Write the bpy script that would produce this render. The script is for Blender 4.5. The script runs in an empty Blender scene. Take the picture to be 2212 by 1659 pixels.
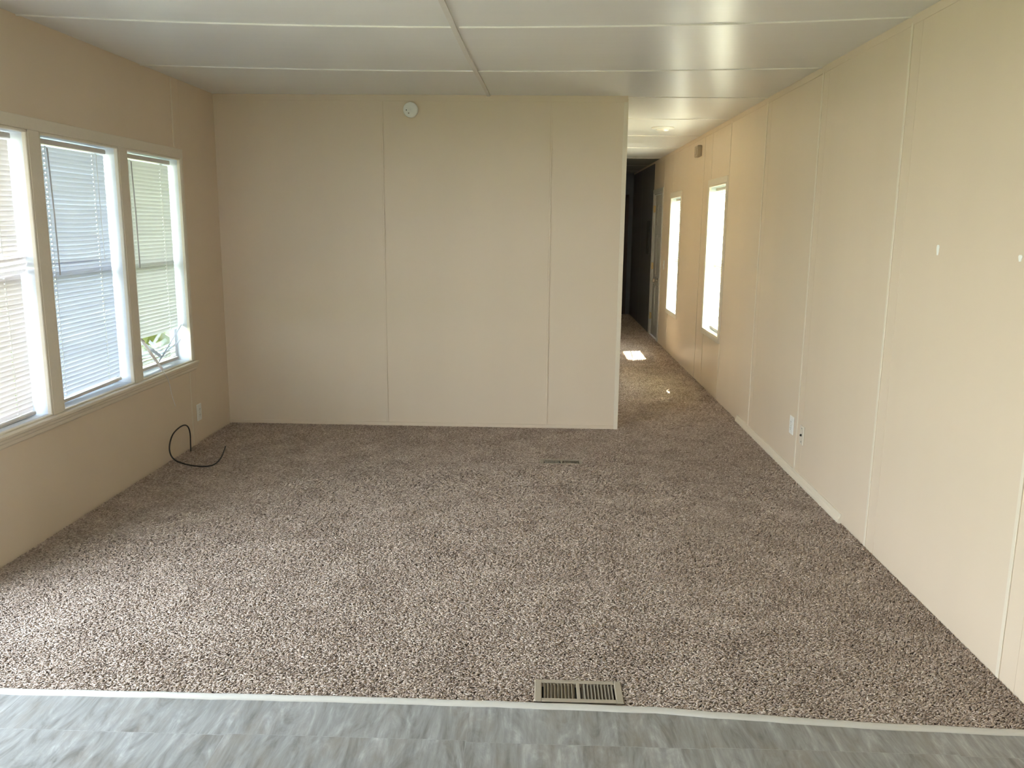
import bpy, math, random
import numpy as np
from mathutils import Vector, Matrix

random.seed(7)
rng = np.random.default_rng(11)
SC = bpy.context.scene
COL = SC.collection
PI = math.pi

# ------------------------------------------------------------------ room
W, H, D, XH = 3.970, 2.424, 6.193, 2.976      # width, ceiling, partition depth, partition end
HEND = 14.80                                  # far end of the hallway
YB = -2.6                                     # wall behind the camera
WT = 0.14                                     # outside wall thickness
CAM = (2.3685, 0.0, 1.5129)

# ------------------------------------------------------------------ helpers
class MB:
    def __init__(self):
        self.v = []; self.f = []; self.smooth = []
    def add(self, vs, fs, smooth=False):
        b = len(self.v); self.v += [tuple(p) for p in vs]
        self.f += [tuple(b + i for i in f) for f in fs]
        self.smooth += [smooth] * len(fs)
        return self
    def box(self, x0, x1, y0, y1, z0, z1, M=None, bev=0.0):
        if x0 > x1: x0, x1 = x1, x0
        if y0 > y1: y0, y1 = y1, y0
        if z0 > z1: z0, z1 = z1, z0
        if bev > 0:
            bev = min(bev, (x1-x0)*.45, (y1-y0)*.45, (z1-z0)*.45)
            return self._bevbox(x0, x1, y0, y1, z0, z1, bev, M)
        vs = [(x, y, z) for x in (x0, x1) for y in (y0, y1) for z in (z0, z1)]
        if M is not None: vs = [M @ Vector(p) for p in vs]
        return self.add(vs, [(0,1,3,2),(4,6,7,5),(0,4,5,1),(2,3,7,6),(0,2,6,4),(1,5,7,3)])
    def _bevbox(self, x0, x1, y0, y1, z0, z1, b, M):
        X, Y, Z = (x0, x1), (y0, y1), (z0, z1)
        vs = []; idx = {}
        for i in (0, 1):
            for j in (0, 1):
                for k in (0, 1):
                    sx, sy, sz = (1, -1)[i], (1, -1)[j], (1, -1)[k]
                    for a in range(3):
                        p = [X[i], Y[j], Z[k]]
                        if a != 0: p[0] += sx*b
                        if a != 1: p[1] += sy*b
                        if a != 2: p[2] += sz*b
                        idx[(i, j, k, a)] = len(vs); vs.append(tuple(p))
        fs = []
        for i in (0, 1):
            q = [idx[(i,j,k,0)] for j, k in ((0,0),(1,0),(1,1),(0,1))]; fs.append(q if i else q[::-1])
            q = [idx[(j,i,k,1)] for j, k in ((0,0),(0,1),(1,1),(1,0))]; fs.append(q if i else q[::-1])
            q = [idx[(j,k,i,2)] for j, k in ((0,0),(1,0),(1,1),(0,1))]; fs.append(q if i else q[::-1])
        for i in (0, 1):
            for j in (0, 1):
                q = [idx[(i,j,0,0)], idx[(i,j,1,0)], idx[(i,j,1,1)], idx[(i,j,0,1)]]; fs.append(q if (i ^ j) else q[::-1])
                q = [idx[(i,0,j,0)], idx[(i,1,j,0)], idx[(i,1,j,2)], idx[(i,0,j,2)]]; fs.append(q[::-1] if (i ^ j) else q)
                q = [idx[(0,i,j,1)], idx[(1,i,j,1)], idx[(1,i,j,2)], idx[(0,i,j,2)]]; fs.append(q if (i ^ j) else q[::-1])
                for k in (0, 1):
                    t = [idx[(i,j,k,a)] for a in range(3)]; fs.append(t if (i ^ j ^ k) else t[::-1])
        if M is not None: vs = [M @ Vector(p) for p in vs]
        return self.add(vs, fs)
    def prism(self, prof, axis, a0, a1, M=None):
        """profile of (u,v) swept along axis; axis y: (u,v)=(x,z); x: (y,z); z: (x,y)"""
        def P(u, v, a):
            return {'y': (u, a, v), 'x': (a, u, v), 'z': (u, v, a)}[axis]
        n = len(prof)
        vs = [P(u, v, a0) for u, v in prof] + [P(u, v, a1) for u, v in prof]
        fs = [(i, (i+1) % n, n+(i+1) % n, n+i) for i in range(n)] + [tuple(range(n))[::-1], tuple(range(n, 2*n))]
        if M is not None: vs = [M @ Vector(p) for p in vs]
        return self.add(vs, fs)
    def lathe(self, prof, M, n=40, smooth=True):
        """profile of (r,h), turned about local z"""
        m = len(prof); vs = []
        for r, h in prof:
            for k in range(n):
                a = 2*PI*k/n; vs.append(M @ Vector((r*math.cos(a), r*math.sin(a), h)))
        fs = [(i*n+k, i*n+(k+1) % n, (i+1)*n+(k+1) % n, (i+1)*n+k) for i in range(m-1) for k in range(n)]
        fs += [tuple(range(n))[::-1], tuple((m-1)*n+k for k in range(n))]
        return self.add(vs, fs, smooth)
    def tube(self, pts, r, n=10):
        pts = [Vector(p) for p in pts]; m = len(pts); vs = []
        T0 = (pts[1]-pts[0]).normalized()
        nrm = T0.orthogonal().normalized()
        for i, p in enumerate(pts):
            t = (pts[min(i+1, m-1)]-pts[max(i-1, 0)]).normalized()
            nrm = (nrm - t*nrm.dot(t)).normalized(); b = t.cross(nrm)
            rr = r[i] if isinstance(r, (list, tuple)) else r
            for k in range(n):
                a = 2*PI*k/n; vs.append(p + rr*(math.cos(a)*nrm + math.sin(a)*b))
        fs = [(i*n+k, i*n+(k+1) % n, (i+1)*n+(k+1) % n, (i+1)*n+k) for i in range(m-1) for k in range(n)]
        fs += [tuple(range(n))[::-1], tuple((m-1)*n+k for k in range(n))]
        return self.add(vs, fs, True)
    def build(self, name, m, parent=None):
        off = ORG.get(parent.name, Vector()) if parent else Vector()
        me = bpy.data.meshes.new(name)
        me.from_pydata([tuple(Vector(p) - off) for p in self.v], [], self.f)
        me.materials.append(m)
        me.polygons.foreach_set('use_smooth', self.smooth)
        me.update()
        o = bpy.data.objects.new(name, me); COL.objects.link(o)
        if parent: o.parent = parent
        ORG[o.name] = off
        return o

ORG = {}
def thing(name, loc, label=None, cat=None, group=None, kind=None):
    o = bpy.data.objects.new(name, None); COL.objects.link(o)
    o.location = loc; o.empty_display_size = .05
    ORG[o.name] = Vector(loc)
    return tag(o, label, cat, group, kind)
def tag(o, label=None, cat=None, group=None, kind=None):
    if label: o['label'] = label
    if cat: o['category'] = cat
    if group: o['group'] = group
    if kind: o['kind'] = kind
    return o
def spline(pts, n=8):
    P = [Vector(p) for p in pts]; P = [2*P[0]-P[1]] + P + [2*P[-1]-P[-2]]
    out = []
    for i in range(1, len(P)-2):
        a, b, c, d = P[i-1:i+3]
        for k in range(n):
            t = k/n
            out.append(.5*((2*b)+(c-a)*t+(2*a-5*b+4*c-d)*t*t+(3*b-a-3*c+d)*t**3))
    out.append(P[-2]); return out

# ------------------------------------------------------------------ materials
def new(name):
    m = bpy.data.materials.new(name); m.use_nodes = True
    nt = m.node_tree; b = nt.nodes['Principled BSDF']
    return m, nt, b
def N(nt, t, **kw):
    n = nt.nodes.new(t)
    for k, v in kw.items():
        if k in n.inputs: n.inputs[k].default_value = v
        else: setattr(n, k, v)
    return n
def flat(name, c, rough=.5, spec=.5, metal=0, bump=0, bscale=60, var=0):
    m, nt, b = new(name)
    b.inputs['Base Color'].default_value = (*c, 1); b.inputs['Roughness'].default_value = rough
    b.inputs['Specular IOR Level'].default_value = spec; b.inputs['Metallic'].default_value = metal
    tc = N(nt, 'ShaderNodeTexCoord')
    nz = N(nt, 'ShaderNodeTexNoise', Scale=bscale, Detail=3.0)
    nt.links.new(tc.outputs['Object'], nz.inputs['Vector'])
    if bump:
        bp = N(nt, 'ShaderNodeBump', Strength=bump, Distance=.002)
        nt.links.new(nz.outputs['Fac'], bp.inputs['Height']); nt.links.new(bp.outputs['Normal'], b.inputs['Normal'])
    v = var or .04
    mx = N(nt, 'ShaderNodeMix', data_type='RGBA')
    mx.inputs['A'].default_value = (*[x*(1-v) for x in c], 1); mx.inputs['B'].default_value = (*[min(1, x*(1+v)) for x in c], 1)
    nt.links.new(nz.outputs['Fac'], mx.inputs['Factor']); nt.links.new(mx.outputs['Result'], b.inputs['Base Color'])
    return m

def wall_mat():
    m, nt, b = new('vinyl_wall_paper')
    tc = N(nt, 'ShaderNodeTexCoord')
    mp = N(nt, 'ShaderNodeMapping'); mp.inputs['Scale'].default_value = (1, 1, .12)
    nt.links.new(tc.outputs['Object'], mp.inputs['Vector'])
    n1 = N(nt, 'ShaderNodeTexNoise', Scale=2.2, Detail=4.0)
    nt.links.new(mp.outputs['Vector'], n1.inputs['Vector'])
    n2 = N(nt, 'ShaderNodeTexNoise', Scale=260.0, Detail=2.0)
    nt.links.new(tc.outputs['Object'], n2.inputs['Vector'])
    mx = N(nt, 'ShaderNodeMix', data_type='RGBA')
    mx.inputs['A'].default_value = (.66, .55, .425, 1); mx.inputs['B'].default_value = (.72, .607, .475, 1)
    nt.links.new(n1.outputs['Fac'], mx.inputs['Factor'])
    nt.links.new(mx.outputs['Result'], b.inputs['Base Color'])
    b.inputs['Roughness'].default_value = .42; b.inputs['Specular IOR Level'].default_value = .45
    bp = N(nt, 'ShaderNodeBump', Strength=.10, Distance=.0015)
    nt.links.new(n2.outputs['Fac'], bp.inputs['Height'])
    n3 = N(nt, 'ShaderNodeTexNoise', Scale=1.6, Detail=2.0)
    nt.links.new(mp.outputs['Vector'], n3.inputs['Vector'])
    bp2 = N(nt, 'ShaderNodeBump', Strength=.25, Distance=.02)
    nt.links.new(n3.outputs['Fac'], bp2.inputs['Height']); nt.links.new(bp.outputs['Normal'], bp2.inputs['Normal'])
    nt.links.new(bp2.outputs['Normal'], b.inputs['Normal'])
    return m

def ceiling_mat():
    m, nt, b = new('painted_ceiling_board')
    tc = N(nt, 'ShaderNodeTexCoord')
    mp = N(nt, 'ShaderNodeMapping'); mp.inputs['Scale'].default_value = (.25, 4, 1)
    nt.links.new(tc.outputs['Object'], mp.inputs['Vector'])
    n1 = N(nt, 'ShaderNodeTexNoise', Scale=5.0, Detail=5.0, Roughness=.6)
    nt.links.new(mp.outputs['Vector'], n1.inputs['Vector'])
    mx = N(nt, 'ShaderNodeMix', data_type='RGBA')
    mx.inputs['A'].default_value = (.735, .74, .74, 1); mx.inputs['B'].default_value = (.785, .79, .79, 1)
    nt.links.new(n1.outputs['Fac'], mx.inputs['Factor']); nt.links.new(mx.outputs['Result'], b.inputs['Base Color'])
    b.inputs['Roughness'].default_value = .30; b.inputs['Specular IOR Level'].default_value = .5
    bp = N(nt, 'ShaderNodeBump', Strength=.22, Distance=.004)
    nt.links.new(n1.outputs['Fac'], bp.inputs['Height']); nt.links.new(bp.outputs['Normal'], b.inputs['Normal'])
    return m

def pile_mat():
    m, nt, b = new('frieze_carpet_yarn')
    at = N(nt, 'ShaderNodeAttribute', attribute_name='tone')
    tc = N(nt, 'ShaderNodeTexCoord')
    n1 = N(nt, 'ShaderNodeTexNoise', Scale=5.0, Detail=4.0)
    nt.links.new(tc.outputs['Object'], n1.inputs['Vector'])
    ad = N(nt, 'ShaderNodeMath', operation='MULTIPLY_ADD'); ad.inputs[1].default_value = .5; 
    nt.links.new(n1.outputs['Fac'], ad.inputs[0]); nt.links.new(at.outputs['Fac'], ad.inputs[2])
    sb = N(nt, 'ShaderNodeMath', operation='SUBTRACT'); sb.inputs[1].default_value = .25
    nt.links.new(ad.outputs[0], sb.inputs[0])
    r = N(nt, 'ShaderNodeValToRGB'); e = r.color_ramp.elements
    e[0].position = 0; e[0].color = (.20, .15, .115, 1)
    e[1].position = 1; e[1].color = (.86, .765, .66, 1)
    for p, c in ((.3, (.35, .268, .213, 1)), (.55, (.52, .418, .343, 1)), (.8, (.68, .57, .483, 1))):
        q = e.new(p); q.color = c
    nt.links.new(sb.outputs[0], r.inputs['Fac']); nt.links.new(r.outputs['Color'], b.inputs['Base Color'])
    b.inputs['Roughness'].default_value = .9; b.inputs['Specular IOR Level'].default_value = .08
    return m

def plank_mat():
    m, nt, b = new('grey_wood_look_vinyl')
    tc = N(nt, 'ShaderNodeTexCoord')
    br = N(nt, 'ShaderNodeTexBrick', offset=.006, offset_frequency=2, squash=1.0)
    br.inputs['Scale'].default_value = 1.0
    br.inputs['Mortar Size'].default_value = .0011; br.inputs['Mortar Smooth'].default_value = .1
    br.inputs['Brick Width'].default_value = 1.22; br.inputs['Row Height'].default_value = .73
    br.inputs['Color1'].default_value = (0, 0, 0, 1); br.inputs['Color2'].default_value = (1, 1, 1, 1); br.inputs['Mortar'].default_value = (.5, .5, .5, 1)
    mpb = N(nt, 'ShaderNodeMapping'); mpb.inputs['Rotation'].default_value = (0, 0, PI/2); mpb.inputs['Location'].default_value = (2.245, 0.02, 0)
    # planks run along y: rotate so brick width lies along y
    nt.links.new(tc.outputs['Object'], mpb.inputs['Vector']); nt.links.new(mpb.outputs['Vector'], br.inputs['Vector'])
    # per-plank offset of the grain
    mul = N(nt, 'ShaderNodeVectorMath', operation='SCALE'); mul.inputs['Scale'].default_value = 3.7
    nt.links.new(br.outputs['Color'], mul.inputs[0])
    add = N(nt, 'ShaderNodeVectorMath', operation='ADD')
    nt.links.new(tc.outputs['Object'], add.inputs[0]); nt.links.new(mul.outputs['Vector'], add.inputs[1])
    mp = N(nt, 'ShaderNodeMapping'); mp.inputs['Scale'].default_value = (13, 3.2, 1)
    nt.links.new(add.outputs['Vector'], mp.inputs['Vector'])
    n1 = N(nt, 'ShaderNodeTexNoise', Scale=1.0, Detail=8.0, Roughness=.66, Distortion=1.7)
    nt.links.new(mp.outputs['Vector'], n1.inputs['Vector'])
    mp2 = N(nt, 'ShaderNodeMapping'); mp2.inputs['Scale'].default_value = (60, 5, 1)
    nt.links.new(add.outputs['Vector'], mp2.inputs['Vector'])
    n2 = N(nt, 'ShaderNodeTexNoise', Scale=1.0, Detail=4.0, Roughness=.6)
    nt.links.new(mp2.outputs['Vector'], n2.inputs['Vector'])
    r = N(nt, 'ShaderNodeValToRGB'); e = r.color_ramp.elements
    e[0].position = .28; e[0].color = (.125, .115, .10, 1); e[1].position = .70; e[1].color = (.40, .39, .37, 1)
    q = e.new(.45); q.color = (.225, .216, .20, 1); q = e.new(.57); q.color = (.28, .272, .256, 1)
    nt.links.new(n1.outputs['Fac'], r.inputs['Fac'])
    mx = N(nt, 'ShaderNodeMix', data_type='RGBA', blend_type='OVERLAY'); mx.inputs['Factor'].default_value = .55
    nt.links.new(r.outputs['Color'], mx.inputs['A']); nt.links.new(n2.outputs['Fac'], mx.inputs['B'])
    mx2 = N(nt, 'ShaderNodeMix', data_type='RGBA')
    mx2.inputs['B'].default_value = (.56, .56, .55, 1)
    ml = N(nt, 'ShaderNodeMath', operation='MULTIPLY'); ml.inputs[1].default_value = .15
    nt.links.new(br.outputs['Fac'], ml.inputs[0]); nt.links.new(ml.outputs[0], mx2.inputs['Factor'])
    nt.links.new(mx.outputs['Result'], mx2.inputs['A'])
    n4 = N(nt, 'ShaderNodeTexNoise', Scale=1.0, Detail=5.0, Roughness=.7); mp4 = N(nt, 'ShaderNodeMapping'); mp4.inputs['Scale'].default_value = (7, 3, 1)
    nt.links.new(add.outputs['Vector'], mp4.inputs['Vector']); nt.links.new(mp4.outputs['Vector'], n4.inputs['Vector'])
    rg = N(nt, 'ShaderNodeMapRange'); rg.inputs['From Min'].default_value = .48; rg.inputs['From Max'].default_value = .72; rg.inputs['To Max'].default_value = .6
    nt.links.new(n4.outputs['Fac'], rg.inputs['Value'])
    mx3 = N(nt, 'ShaderNodeMix', data_type='RGBA'); mx3.inputs['B'].default_value = (.215, .175, .135, 1)
    nt.links.new(rg.outputs['Result'], mx3.inputs['Factor']); nt.links.new(mx2.outputs['Result'], mx3.inputs['A'])
    nt.links.new(mx3.outputs['Result'], b.inputs['Base Color'])
    b.inputs['Roughness'].default_value = .40; b.inputs['Specular IOR Level'].default_value = .5
    bp = N(nt, 'ShaderNodeBump', Strength=.2, Distance=.002)
    nt.links.new(n1.outputs['Fac'], bp.inputs['Height']); nt.links.new(bp.outputs['Normal'], b.inputs['Normal'])
    return m

def slat_mat(name, c, tr):
    m, nt, b = new(name)
    b.inputs['Base Color'].default_value = (*c, 1); b.inputs['Roughness'].default_value = .45; b.inputs['Specular IOR Level'].default_value = .4
    t = N(nt, 'ShaderNodeBsdfTranslucent'); t.inputs['Color'].default_value = (*c, 1)
    mx = N(nt, 'ShaderNodeMixShader'); mx.inputs[0].default_value = tr
    out = nt.nodes['Material Output']
    tc = N(nt, 'ShaderNodeTexCoord'); nz = N(nt, 'ShaderNodeTexNoise', Scale=9.0, Detail=2.0)
    cm = N(nt, 'ShaderNodeMix', data_type='RGBA'); cm.inputs['A'].default_value = (*[x*.95 for x in c], 1); cm.inputs['B'].default_value = (*c, 1)
    nt.links.new(tc.outputs['Object'], nz.inputs['Vector']); nt.links.new(nz.outputs['Fac'], cm.inputs['Factor'])
    nt.links.new(cm.outputs['Result'], b.inputs['Base Color']); nt.links.new(cm.outputs['Result'], t.inputs['Color'])
    nt.links.new(b.outputs[0], mx.inputs[1]); nt.links.new(t.outputs[0], mx.inputs[2]); nt.links.new(mx.outputs[0], out.inputs['Surface'])
    return m

def glass_mat():
    m, nt, b = new('window_glass'); nt.nodes.remove(b)
    t = N(nt, 'ShaderNodeBsdfTransparent'); t.inputs['Color'].default_value = (.93, .96, .95, 1)
    g = N(nt, 'ShaderNodeBsdfGlossy', Roughness=.02); g.inputs['Color'].default_value = (1, 1, 1, 1)
    fr = N(nt, 'ShaderNodeFresnel'); ge = N(nt, 'ShaderNodeNewGeometry')
    ior = N(nt, 'ShaderNodeMapRange'); ior.inputs['To Min'].default_value = 1.5; ior.inputs['To Max'].default_value = 1/1.5   # same thin-sheet reflection from either face
    nt.links.new(ge.outputs['Backfacing'], ior.inputs['Value']); nt.links.new(ior.outputs['Result'], fr.inputs['IOR'])
    mx = N(nt, 'ShaderNodeMixShader'); out = nt.nodes['Material Output']
    nt.links.new(fr.outputs[0], mx.inputs[0]); nt.links.new(t.outputs[0], mx.inputs[1]); nt.links.new(g.outputs[0], mx.inputs[2])
    nt.links.new(mx.outputs[0], out.inputs['Surface'])
    return m

def grass_mat():
    m, nt, b = new('mown_grass')
    tc = N(nt, 'ShaderNodeTexCoord'); nz = N(nt, 'ShaderNodeTexNoise', Scale=3.0, Detail=6.0)
    nt.links.new(tc.outputs['Object'], nz.inputs['Vector'])
    mx = N(nt, 'ShaderNodeMix', data_type='RGBA'); mx.inputs['A'].default_value = (.055, .075, .018, 1); mx.inputs['B'].default_value = (.105, .12, .035, 1)
    nt.links.new(nz.outputs['Fac'], mx.inputs['Factor']); nt.links.new(mx.outputs['Result'], b.inputs['Base Color'])
    b.inputs['Roughness'].default_value = .9; b.inputs['Specular IOR Level'].default_value = .1
    return m

M_WALL = wall_mat()
M_CEIL = ceiling_mat()
M_PILE = pile_mat()
M_BACKING = flat('carpet_backing', (.50, .41, .335), .95, .05, bump=.5, bscale=120, var=.3)
M_PLANK = plank_mat()
M_TRIM = flat('cream_wall_trim', (.70, .625, .51), .4, .45)
M_CASING = flat('window_casing_paint', (.72, .66, .56), .4, .5)
M_BATTEN = flat('panel_batten', (.74, .66, .54), .38, .5)
M_STRIP = flat('white_ceiling_strip', (.86, .85, .82), .35, .5)
M_CBATTEN = flat('ceiling_batten_paint', (.68, .66, .625), .4, .4)
M_VINYL = flat('white_window_vinyl', (.66, .70, .76), .35, .5)
M_SLAT = slat_mat('sky_tinted_slat', (.70, .78, .94), .10)  # white vinyl; bluish sky light mixed into the slat colour
M_SLAT_G = slat_mat('green_lit_slat', (.79, .85, .85), .10)  # same white vinyl with greenish outdoor light in its colour
M_SLAT_W = slat_mat('pink_lit_slat', (.85, .81, .83), .095)  # same white vinyl with pinkish outdoor light in its colour
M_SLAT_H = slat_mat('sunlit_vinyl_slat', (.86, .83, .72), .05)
M_RAIL = flat('blind_rail', (.62, .58, .54), .4, .5)
M_CORD = flat('white_cord', (.8, .8, .8), .7, .2)
M_WAND = flat('clear_grey_wand', (.58, .56, .60), .25, .6)
M_GLASS = glass_mat()
M_PLATE = flat('white_plastic', (.80, .80, .77), .35, .5)
M_IVORY = flat('ivory_plastic', (.66, .60, .50), .4, .5)
M_DARK = flat('dark_hole', (.02, .018, .015), .7, .2)
M_SCREW = flat('screw_metal', (.45, .43, .38), .35, .5, .8)
M_REG = flat('tan_register_enamel', (.33, .275, .205), .45, .5)
M_REGL = flat('register_louvre', (.22, .18, .13), .45, .5)
M_CABLE = flat('black_cable_jacket', (.022, .020, .018), .45, .5)
M_THRESH = flat('threshold_vinyl', (.52, .49, .43), .32, .6)
M_DOOR = flat('white_door_paint', (.50, .49, .45), .42, .5)
M_BRASS = flat('brass_hinge', (.58, .42, .20), .35, .5, .9)
M_NICKEL = flat('satin_nickel', (.55, .50, .42), .3, .5, 1)
M_PANEL = flat('grey_panel_steel', (.07, .07, .065), .5, .4)
M_BROWN = flat('unlit_end_brown', (.075, .05, .035), .5, .4)
M_LENS = flat('frosted_white_glass', (.85, .83, .76), .18, .6)
M_CHIME = flat('tan_chime_cover', (.42, .34, .24), .5, .4)
M_PATCH = flat('white_filler', (.92, .92, .88), .6, .3)
M_SIDING = flat('outside_siding', (.6, .58, .54), .7, .2)
M_GRASS = grass_mat()

# ------------------------------------------------------------------ shell
def holed_wall(name, axis, a0, a1, t0, t1, holes, m, z0=-.04, z1=2.50, kind='structure'):
    """wall slab; axis 'y': runs along y from a0..a1 with x in t0..t1; holes (b0,b1,zb,zt)"""
    us = sorted({a0, a1, *[h[0] for h in holes], *[h[1] for h in holes]})
    zs = sorted({z0, z1, *[h[2] for h in holes], *[h[3] for h in holes]})
    def solid(i, j):
        if i < 0 or j < 0 or i >= len(us)-1 or j >= len(zs)-1: return False
        u, z = (us[i]+us[i+1])/2, (zs[j]+zs[j+1])/2
        return not any(h[0] < u < h[1] and h[2] < z < h[3] for h in holes)
    b = MB()
    def P(u, t, z): return (t, u, z) if axis == 'y' else (u, t, z)
    fl = axis == 'x'
    def q(ps, flip=False):
        ps = list(ps)
        if flip != fl: ps = ps[::-1]
        b.add(ps, [(0, 1, 2, 3)])
    for i in range(len(us)-1):
        for j in range(len(zs)-1):
            if not solid(i, j): continue
            u0, u1, c0, c1 = us[i], us[i+1], zs[j], zs[j+1]
            q([P(u0,t1,c0), P(u1,t1,c0), P(u1,t1,c1), P(u0,t1,c1)])
            q([P(u0,t0,c0), P(u1,t0,c0), P(u1,t0,c1), P(u0,t0,c1)], True)
            if not solid(i-1, j): q([P(u0,t0,c0), P(u0,t1,c0), P(u0,t1,c1), P(u0,t0,c1)])
            if not solid(i+1, j): q([P(u1,t0,c0), P(u1,t1,c0), P(u1,t1,c1), P(u1,t0,c1)], True)
            if not solid(i, j-1): q([P(u0,t0,c0), P(u1,t0,c0), P(u1,t1,c0), P(u0,t1,c0)])
            if not solid(i, j+1): q([P(u0,t0,c1), P(u1,t0,c1), P(u1,t1,c1), P(u0,t1,c1)], True)
    o = b.build(name, m); tag(o, kind=kind)
    return o

LW = [(3.155, 3.893), (3.980, 4.733), (4.820, 5.553)]        # openings of the three left windows
LZ = (.580, 1.926)
RW = [(7.42, 8.16, .548, 1.902), (9.76, 10.50, .508, 1.874)] # hallway windows
DOORH = (11.24, 12.07, 0.0, 1.975)
DECK = (1.40, 3.0, .03, 2.08)                                # glazed patio door beside the viewer
FW = (1.5, 3.1, 1.0, 2.05)                                  # unseen front window, added as fill light for the back wall
wl = holed_wall('wall_left', 'y', YB, HEND+.1, -WT, 0, [(a, b, *LZ) for a, b in LW] + [DECK], M_WALL)
wr = holed_wall('wall_right', 'y', YB, HEND+.1, W, W+WT, RW + [(*DOORH[:2], -.02, DOORH[3])], M_WALL)
wb = holed_wall('wall_back', 'x', 0, XH, D, D+.09, [], M_WALL)
wh = holed_wall('wall_hall', 'y', D+.09, HEND, XH-.09, XH, [(7.25, 8.35, -.04, 2.04), (9.5, 10.6, -.04, 2.04), (11.2, 14.6, -.04, 2.44)], M_WALL)
we = holed_wall('wall_end', 'x', 0, W, HEND, HEND+.1, [], M_WALL)
wf = holed_wall('wall_front', 'x', 0, W, YB-.1, YB, [FW], M_WALL)

# battens over the panel joints, and a flat strip under the ceiling
def batten_y(parent, y, x, z0, z1, w=.016, t=.004, m=M_BATTEN, s=1):
    MB().box(x, x+s*t, y-w/2, y+w/2, z0, z1, bev=.0012).build('batten', m, parent)
for x in (1.222, 2.437):
    MB().box(x-.007, x+.007, D-.005, D, .0, H-.042, bev=.0012).build('batten', M_WALL, wb)
MB().box(0, XH, D-.004, D, H-.042, H, bev=.001).build('top_strip', M_WALL, wb)
MB().box(0, XH-.03, D-.007, D, .0, .028, bev=.002).build('bottom_strip', M_WALL, wb)
MB().box(XH-.028, XH+.004, D-.005, D, 0, H-.042, bev=.001).box(XH, XH+.004, D, D+.03, 0, H-.02, bev=.001).build('corner_trim', M_BATTEN, wb)
for y in (.32, 1.52, 2.69, 3.891, 5.046, 6.222):
    batten_y(wr, y, W, 0, H-.03, .018, .005, s=-1)
    batten_y(wr, y-.098, W, 0, H-.03, .004, .001, s=-1, m=M_WALL)
for y in (7.36, 8.50, 11.16, 13.5):
    batten_y(wr, y, W, 0 if y != 7.36 else 0, H-.03, .012, .004, s=-1)
batten_y(wr, 8.13, W, 1.97, H-.03, .010, .003, s=-1)
batten_y(wr, 8.13, W, 0, .50, .010, .003, s=-1)
batten_y(wr, 10.43, W, 1.93, H-.03, .010, .003, s=-1)
batten_y(wr, 10.43, W, 0, .47, .010, .003, s=-1)
MB().box(W-.003, W, YB, HEND, H-.04, H+.0, bev=.001).build('top_strip', M_WALL, wr)
batten_y(wl, 5.485, 0, 1.99, H, .014, .004)
batten_y(wl, 5.505, 0, 0, .52, .014, .004)
batten_y(wl, 5.60, 0, 0, H, .004, .001, m=M_WALL)
for (y, z, hh, ww) in ((3.451, 1.435, .026, .010), (2.862, 1.424, .014, .010)):
    pts = [(W-.0015, y + ww*math.cos(a)*(1+.25*math.sin(3*a)), z + hh*math.sin(a)*(1+.2*math.cos(2*a))) for a in [2*PI*k/18 for k in range(18)]]
    MB().add(pts + [(W, p[1], p[2]) for p in pts], [tuple(range(18))[::-1]] + [(i, (i+1) % 18, 18+(i+1) % 18, 18+i) for i in range(18)]).build('filler_patch', M_PATCH, wr)

# ceiling: boards sag slightly between the walls
def sag(x, y):
    g = 1.0 if y < 4.2 else max(0.0, 1-(y-4.2)/2.0)
    g = g*g*(3-2*g)
    if y < 4.2: g = 1.0
    return .047*g*max(0.0, 1-(2*x/W-1)**2)
def ceil_grid():
    xs = np.linspace(0, W, 33); ys = np.concatenate([np.linspace(YB, 3.5, 12), np.linspace(3.6, 6.4, 30), np.linspace(6.6, HEND, 20)])
    b = MB(); n = len(xs)
    b.add([(x, y, H-sag(x, y)) for y in ys for x in xs],
          [(j*n+i, (j+1)*n+i, (j+1)*n+i+1, j*n+i+1) for j in range(len(ys)-1) for i in range(n-1)], True)
    # closed roof above
    k = len(b.v); b.box(0, W, YB, HEND, H+.03, H+.06)
    return b
ceil = ceil_grid().build('ceiling', M_CEIL); tag(ceil, kind='structure')
def ceil_strip(y, x0, x1, w=.013, t=.006, m=M_STRIP):
    b = MB(); k = 24; vs = []
    for i in range(k+1):
        x = x0+(x1-x0)*i/k; z = H-sag(x, y)
        vs += [(x, y-w/2, z+.002), (x, y-w/2, z-t*.6), (x, y-w*.25, z-t), (x, y+w*.25, z-t), (x, y+w/2, z-t*.6), (x, y+w/2, z+.002)]
    fs = [(i*6+j, i*6+j+1, (i+1)*6+j+1, (i+1)*6+j) for i in range(k) for j in range(5)]
    b.add(vs, fs); b.build('ceiling_strip', m, ceil)
for y in (1.75, 2.93, 4.0, 5.18):
    ceil_strip(y-.08 if y < 3.5 else y-.09, 0, 1.968); ceil_strip(y-.08 if y < 3.5 else y-.09, 1.994, W)
for y in (6.24, 7.46, 8.79, 10.1, 11.6, 12.95, 14.2):
    ceil_strip(y, XH, W, .012, .005)
b = MB(); ys = np.linspace(YB, D, 40)
vs = []
for y in ys:
    xc = 1.971+.016*max(0, (y-3.6)/2.6); z = H-sag(xc, y)
    vs += [(xc-.012, y, z+.002), (xc-.012, y, z-.009), (xc+.012, y, z-.009), (xc+.012, y, z+.002)]
b.add(vs, [(i*4+j, i*4+j+1, (i+1)*4+j+1, (i+1)*4+j) for i in range(len(ys)-1) for j in range(3)])
b.build('ridge_batten', M_CBATTEN, ceil)

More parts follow.
